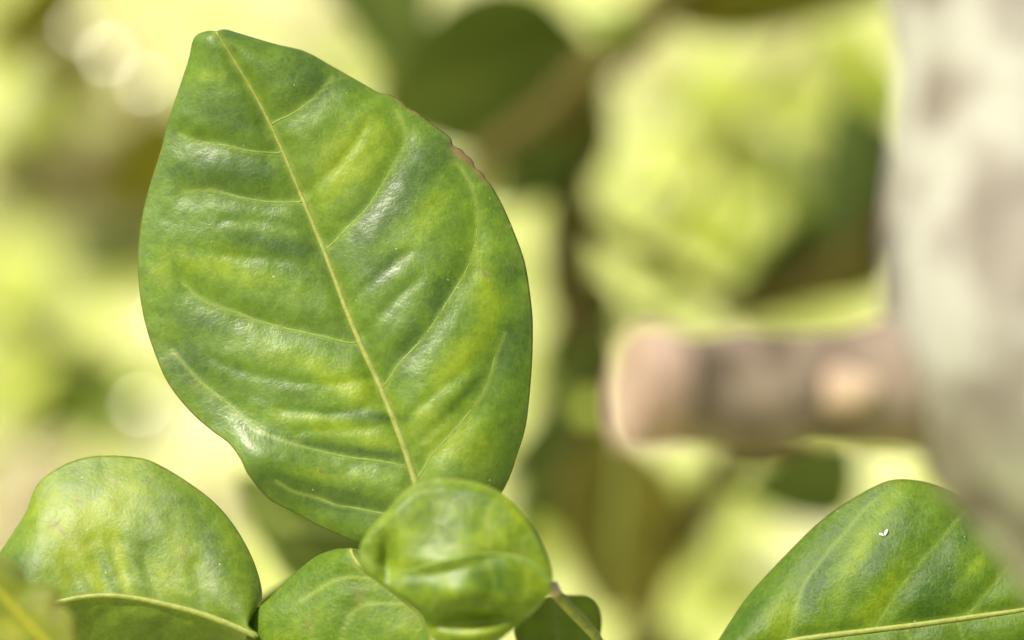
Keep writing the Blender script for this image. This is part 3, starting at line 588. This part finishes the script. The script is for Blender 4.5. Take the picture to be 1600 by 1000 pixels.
sb3 = sun_bough('sunlit bough with a yellow leaf in the top left corner', [(-150, -60), (0, 40), (90, 110), (170, 150)],
  [(-20, 30, 90, -10, 80), (20, 60, -30, 150, 80), (90, 110, 110, 220, 60)], 2.1, 241)
for i, (x, y, z) in enumerate(((218, 632, 22), (252, 500, 22))): glint_leaf(sb2, x, y, 2.0, z, 300+i)
for i, (x, y, z) in enumerate(((1030, 290, 12), (975, 130, 12))): glint_leaf(sb1, x, y, 1.9, z, 320+i)
px_leaf(sb3, (130, -40), (-40, 95), 80, 1.7, (.3, -.5, .8), M_LEAF_BROWN, tone=.9, seed=64)
px_leaf(sb3, (140, 60), (85, 190), 50, 1.8, (.3, -.5, .8), M_LEAF_BROWN, tone=.8, seed=65)
px_leaf(sb3, (300, 200), (150, 330), 130, 1.8, (.3, -.4, .9), M_LEAF_BROWN, tone=.95, seed=66)
for i, (x, y, z) in enumerate(((165, 85, 24), (225, 130, 22), (120, 40, 18))): glint_leaf(sb3, x, y, 2.1, z, 340+i)
px_leaf(brE, (900, 632), (950, 648), 38, .96, (-.3, .5, .8), M_LEAF_SUN, tone=.4, seed=351, rib=False)  # small bright leaf added to stand for a round gap of light
px_leaf(brE, (825, 830), (880, 845), 40, .96, (-.3, .3, .8), M_LEAF_SUN, tone=.1, seed=352, rib=False)  # second bright leaf added for a blurred disc of light
# ================================================================== weeds on the lawn, far out of focus
M_WEED = {}
def weed_mat(key, a, b, tr=.25):
    if key not in M_WEED: M_WEED[key] = plain_material('weed_'+key, a, b, 14, .6, tr)
    return M_WEED[key]
def weed(x, y, w_px, h_px, key, cols, n, label, seed, name='weed_plant'):
    """x,y: where the middle of the plant is seen; the plant stands on the lawn there"""
    g = on_ground(x, y+h_px/2); sc = np.linalg.norm(g-CAM)*K; R_, H_ = w_px*sc/2, h_px*sc*1.05
    t = thing(name, (g[0], g[1], 0), label, 'weed', 'weeds growing on the lawn'); rnd = random.Random(seed)
    v = []; f = []; sv = []; sf = []
    for i in range(n):
        a = rnd.uniform(0, 6.28); rr = R_*rnd.random()**.5; z = H_*(0.08+.92*rnd.random()**.8); rr *= 1-.35*(z/H_)
        c = np.array([g[0]+rr*math.cos(a), g[1]+rr*math.sin(a), z]); ll = rnd.uniform(.25, .5)*min(R_*1.2, .10)+.015; b = a+rnd.uniform(-.8, .8); el = rnd.uniform(-.3, .9)
        ax_ = np.array([math.cos(b)*math.cos(el), math.sin(b)*math.cos(el), math.sin(el)]); sd = np.cross(ax_, (0, 0, 1)); sd /= np.linalg.norm(sd); up = np.cross(sd, ax_); k = len(v); wd = ll*.28
        v += [c, c+ax_*ll*.4+sd*wd+up*wd*.3, c+ax_*ll*.45, c+ax_*ll*.4-sd*wd+up*wd*.3, c+ax_*ll-up*ll*.12]
        f += [(k, k+1, k+2), (k, k+2, k+3), (k+1, k+4, k+2), (k+2, k+4, k+3)]
        if i % 6 == 0:
            tv, tf = tube_geo(spline([(g[0]+rr*.1*math.cos(a), g[1]+rr*.1*math.sin(a), -.02), (g[0]+rr*.5*math.cos(a), g[1]+rr*.5*math.sin(a), z*.6), tuple(c)], 5), [.003, .0028, .0022, .0018, .001], 5, caps=False)
            sf += [tuple(q+len(sv) for q in ft) for ft in tf]; sv += list(tv)
    link_mesh('foliage', v, f, weed_mat(key, *cols), t, smooth=False)
    link_mesh('stems', sv, sf, M_TWIG, t)
OLIVE = ((.13, .13, .03), (.26, .23, .06)); BROWN = ((.14, .11, .05), (.27, .21, .10)); GREEN = ((.08, .14, .015), (.20, .26, .03)); YELL = ((.42, .36, .02), (.58, .50, .03)); GREY = ((.12, .14, .07), (.24, .26, .14))
weed(225, 285, 230, 150, 'brown', BROWN, 420, 'brownish weed clump hidden partly by the broad leaf edge', 71)
weed(85, 140, 90, 150, 'olive', OLIVE, 200, 'narrow olive weed left of the pale sandy patch', 72)
weed(150, 400, 110, 60, 'grey', GREY, 130, 'low grey green weed below the brownish clump', 73)
weed(110, 625, 150, 80, 'green', GREEN, 220, 'vivid green weed between the broad leaf and the left edge', 74)
weed(60, 15, 110, 60, 'yellow', YELL, 150, 'yellow flowering weed in the top left corner', 75)
weed(20, 60, 60, 60, 'olive', OLIVE, 90, 'olive weed under the yellow one in the top left corner', 76)
weed(80, 285, 230, 80, 'olive', OLIVE, 240, 'flat olive weed patch at the left edge', 77)
weed(1115, 235, 40, 60, 'olive', OLIVE, 50, 'small olive weed seen in the bright gap above the stub', 78)
weed(1250, 190, 80, 120, 'grey', GREY, 110, 'grey green weed left of the pale trunk', 79)
weed(960, 200, 60, 60, 'green', GREEN, 20, 'sparse green weed right of the slanting branch', 80)

CREAM = ((.62, .55, .34), (.78, .71, .50)); LIME = ((.42, .50, .07), (.60, .67, .17)); DEEP = ((.05, .07, .010), (.11, .13, .02))
weed(30, 270, 120, 70, 'deep', DEEP, 160, 'dark weed at the left edge below the pale patch', 81)
weed(290, 380, 120, 120, 'deep', DEEP, 160, 'dark weed right against the edge of the broad leaf', 82)
weed(190, 660, 90, 60, 'deep', DEEP, 100, 'dark low weed beside the vivid green one', 83)
tufts = [(170, 90, 130, 120, 'left of the tip of the broad leaf'), (230, 150, 110, 110, 'touching the upper left edge of the broad leaf'), (60, 760, 140, 90, 'just above the arched leaf'), (20, 860, 120, 90, 'left of the arched leaf'), (330, 800, 90, 80, 'between the broad and the arched leaf'), (480, 40, 120, 90, 'above the broad leaf'), (1240, 130, 80, 80, 'near the top of the pale trunk'), (1010, 110, 90, 80, 'beside the slanting brown branch')]
for i, (x, y, a, b, wh) in enumerate(tufts): weed(x, y, a, b, 'cream', CREAM, 130, 'pale dry grass tuft '+wh, 400+i, 'dry_tuft')
limes = [(40, 480, 130, 120, 'at the left edge, above the green weed'), (60, 210, 110, 90, 'at the left edge, near the top'), (1010, 330, 110, 100, 'above the end of the sawn stub'), (1170, 380, 120, 110, 'above the middle of the sawn stub'), (1070, 200, 110, 100, 'in the middle of the bright upper gap'), (870, 370, 70, 110, 'hard by the right edge of the broad leaf'), (1130, 880, 140, 120, 'left of the ribbed leaf'), (1080, 760, 90, 90, 'under the sawn stub'), (570, 100, 90, 80, 'between the broad leaf and dark leaves above')]
for i, (x, y, a, b, wh) in enumerate(limes): weed(x, y, a, b, 'lime', LIME, 110, 'sunlit lime green weed '+wh, 430+i, 'lime_weed')
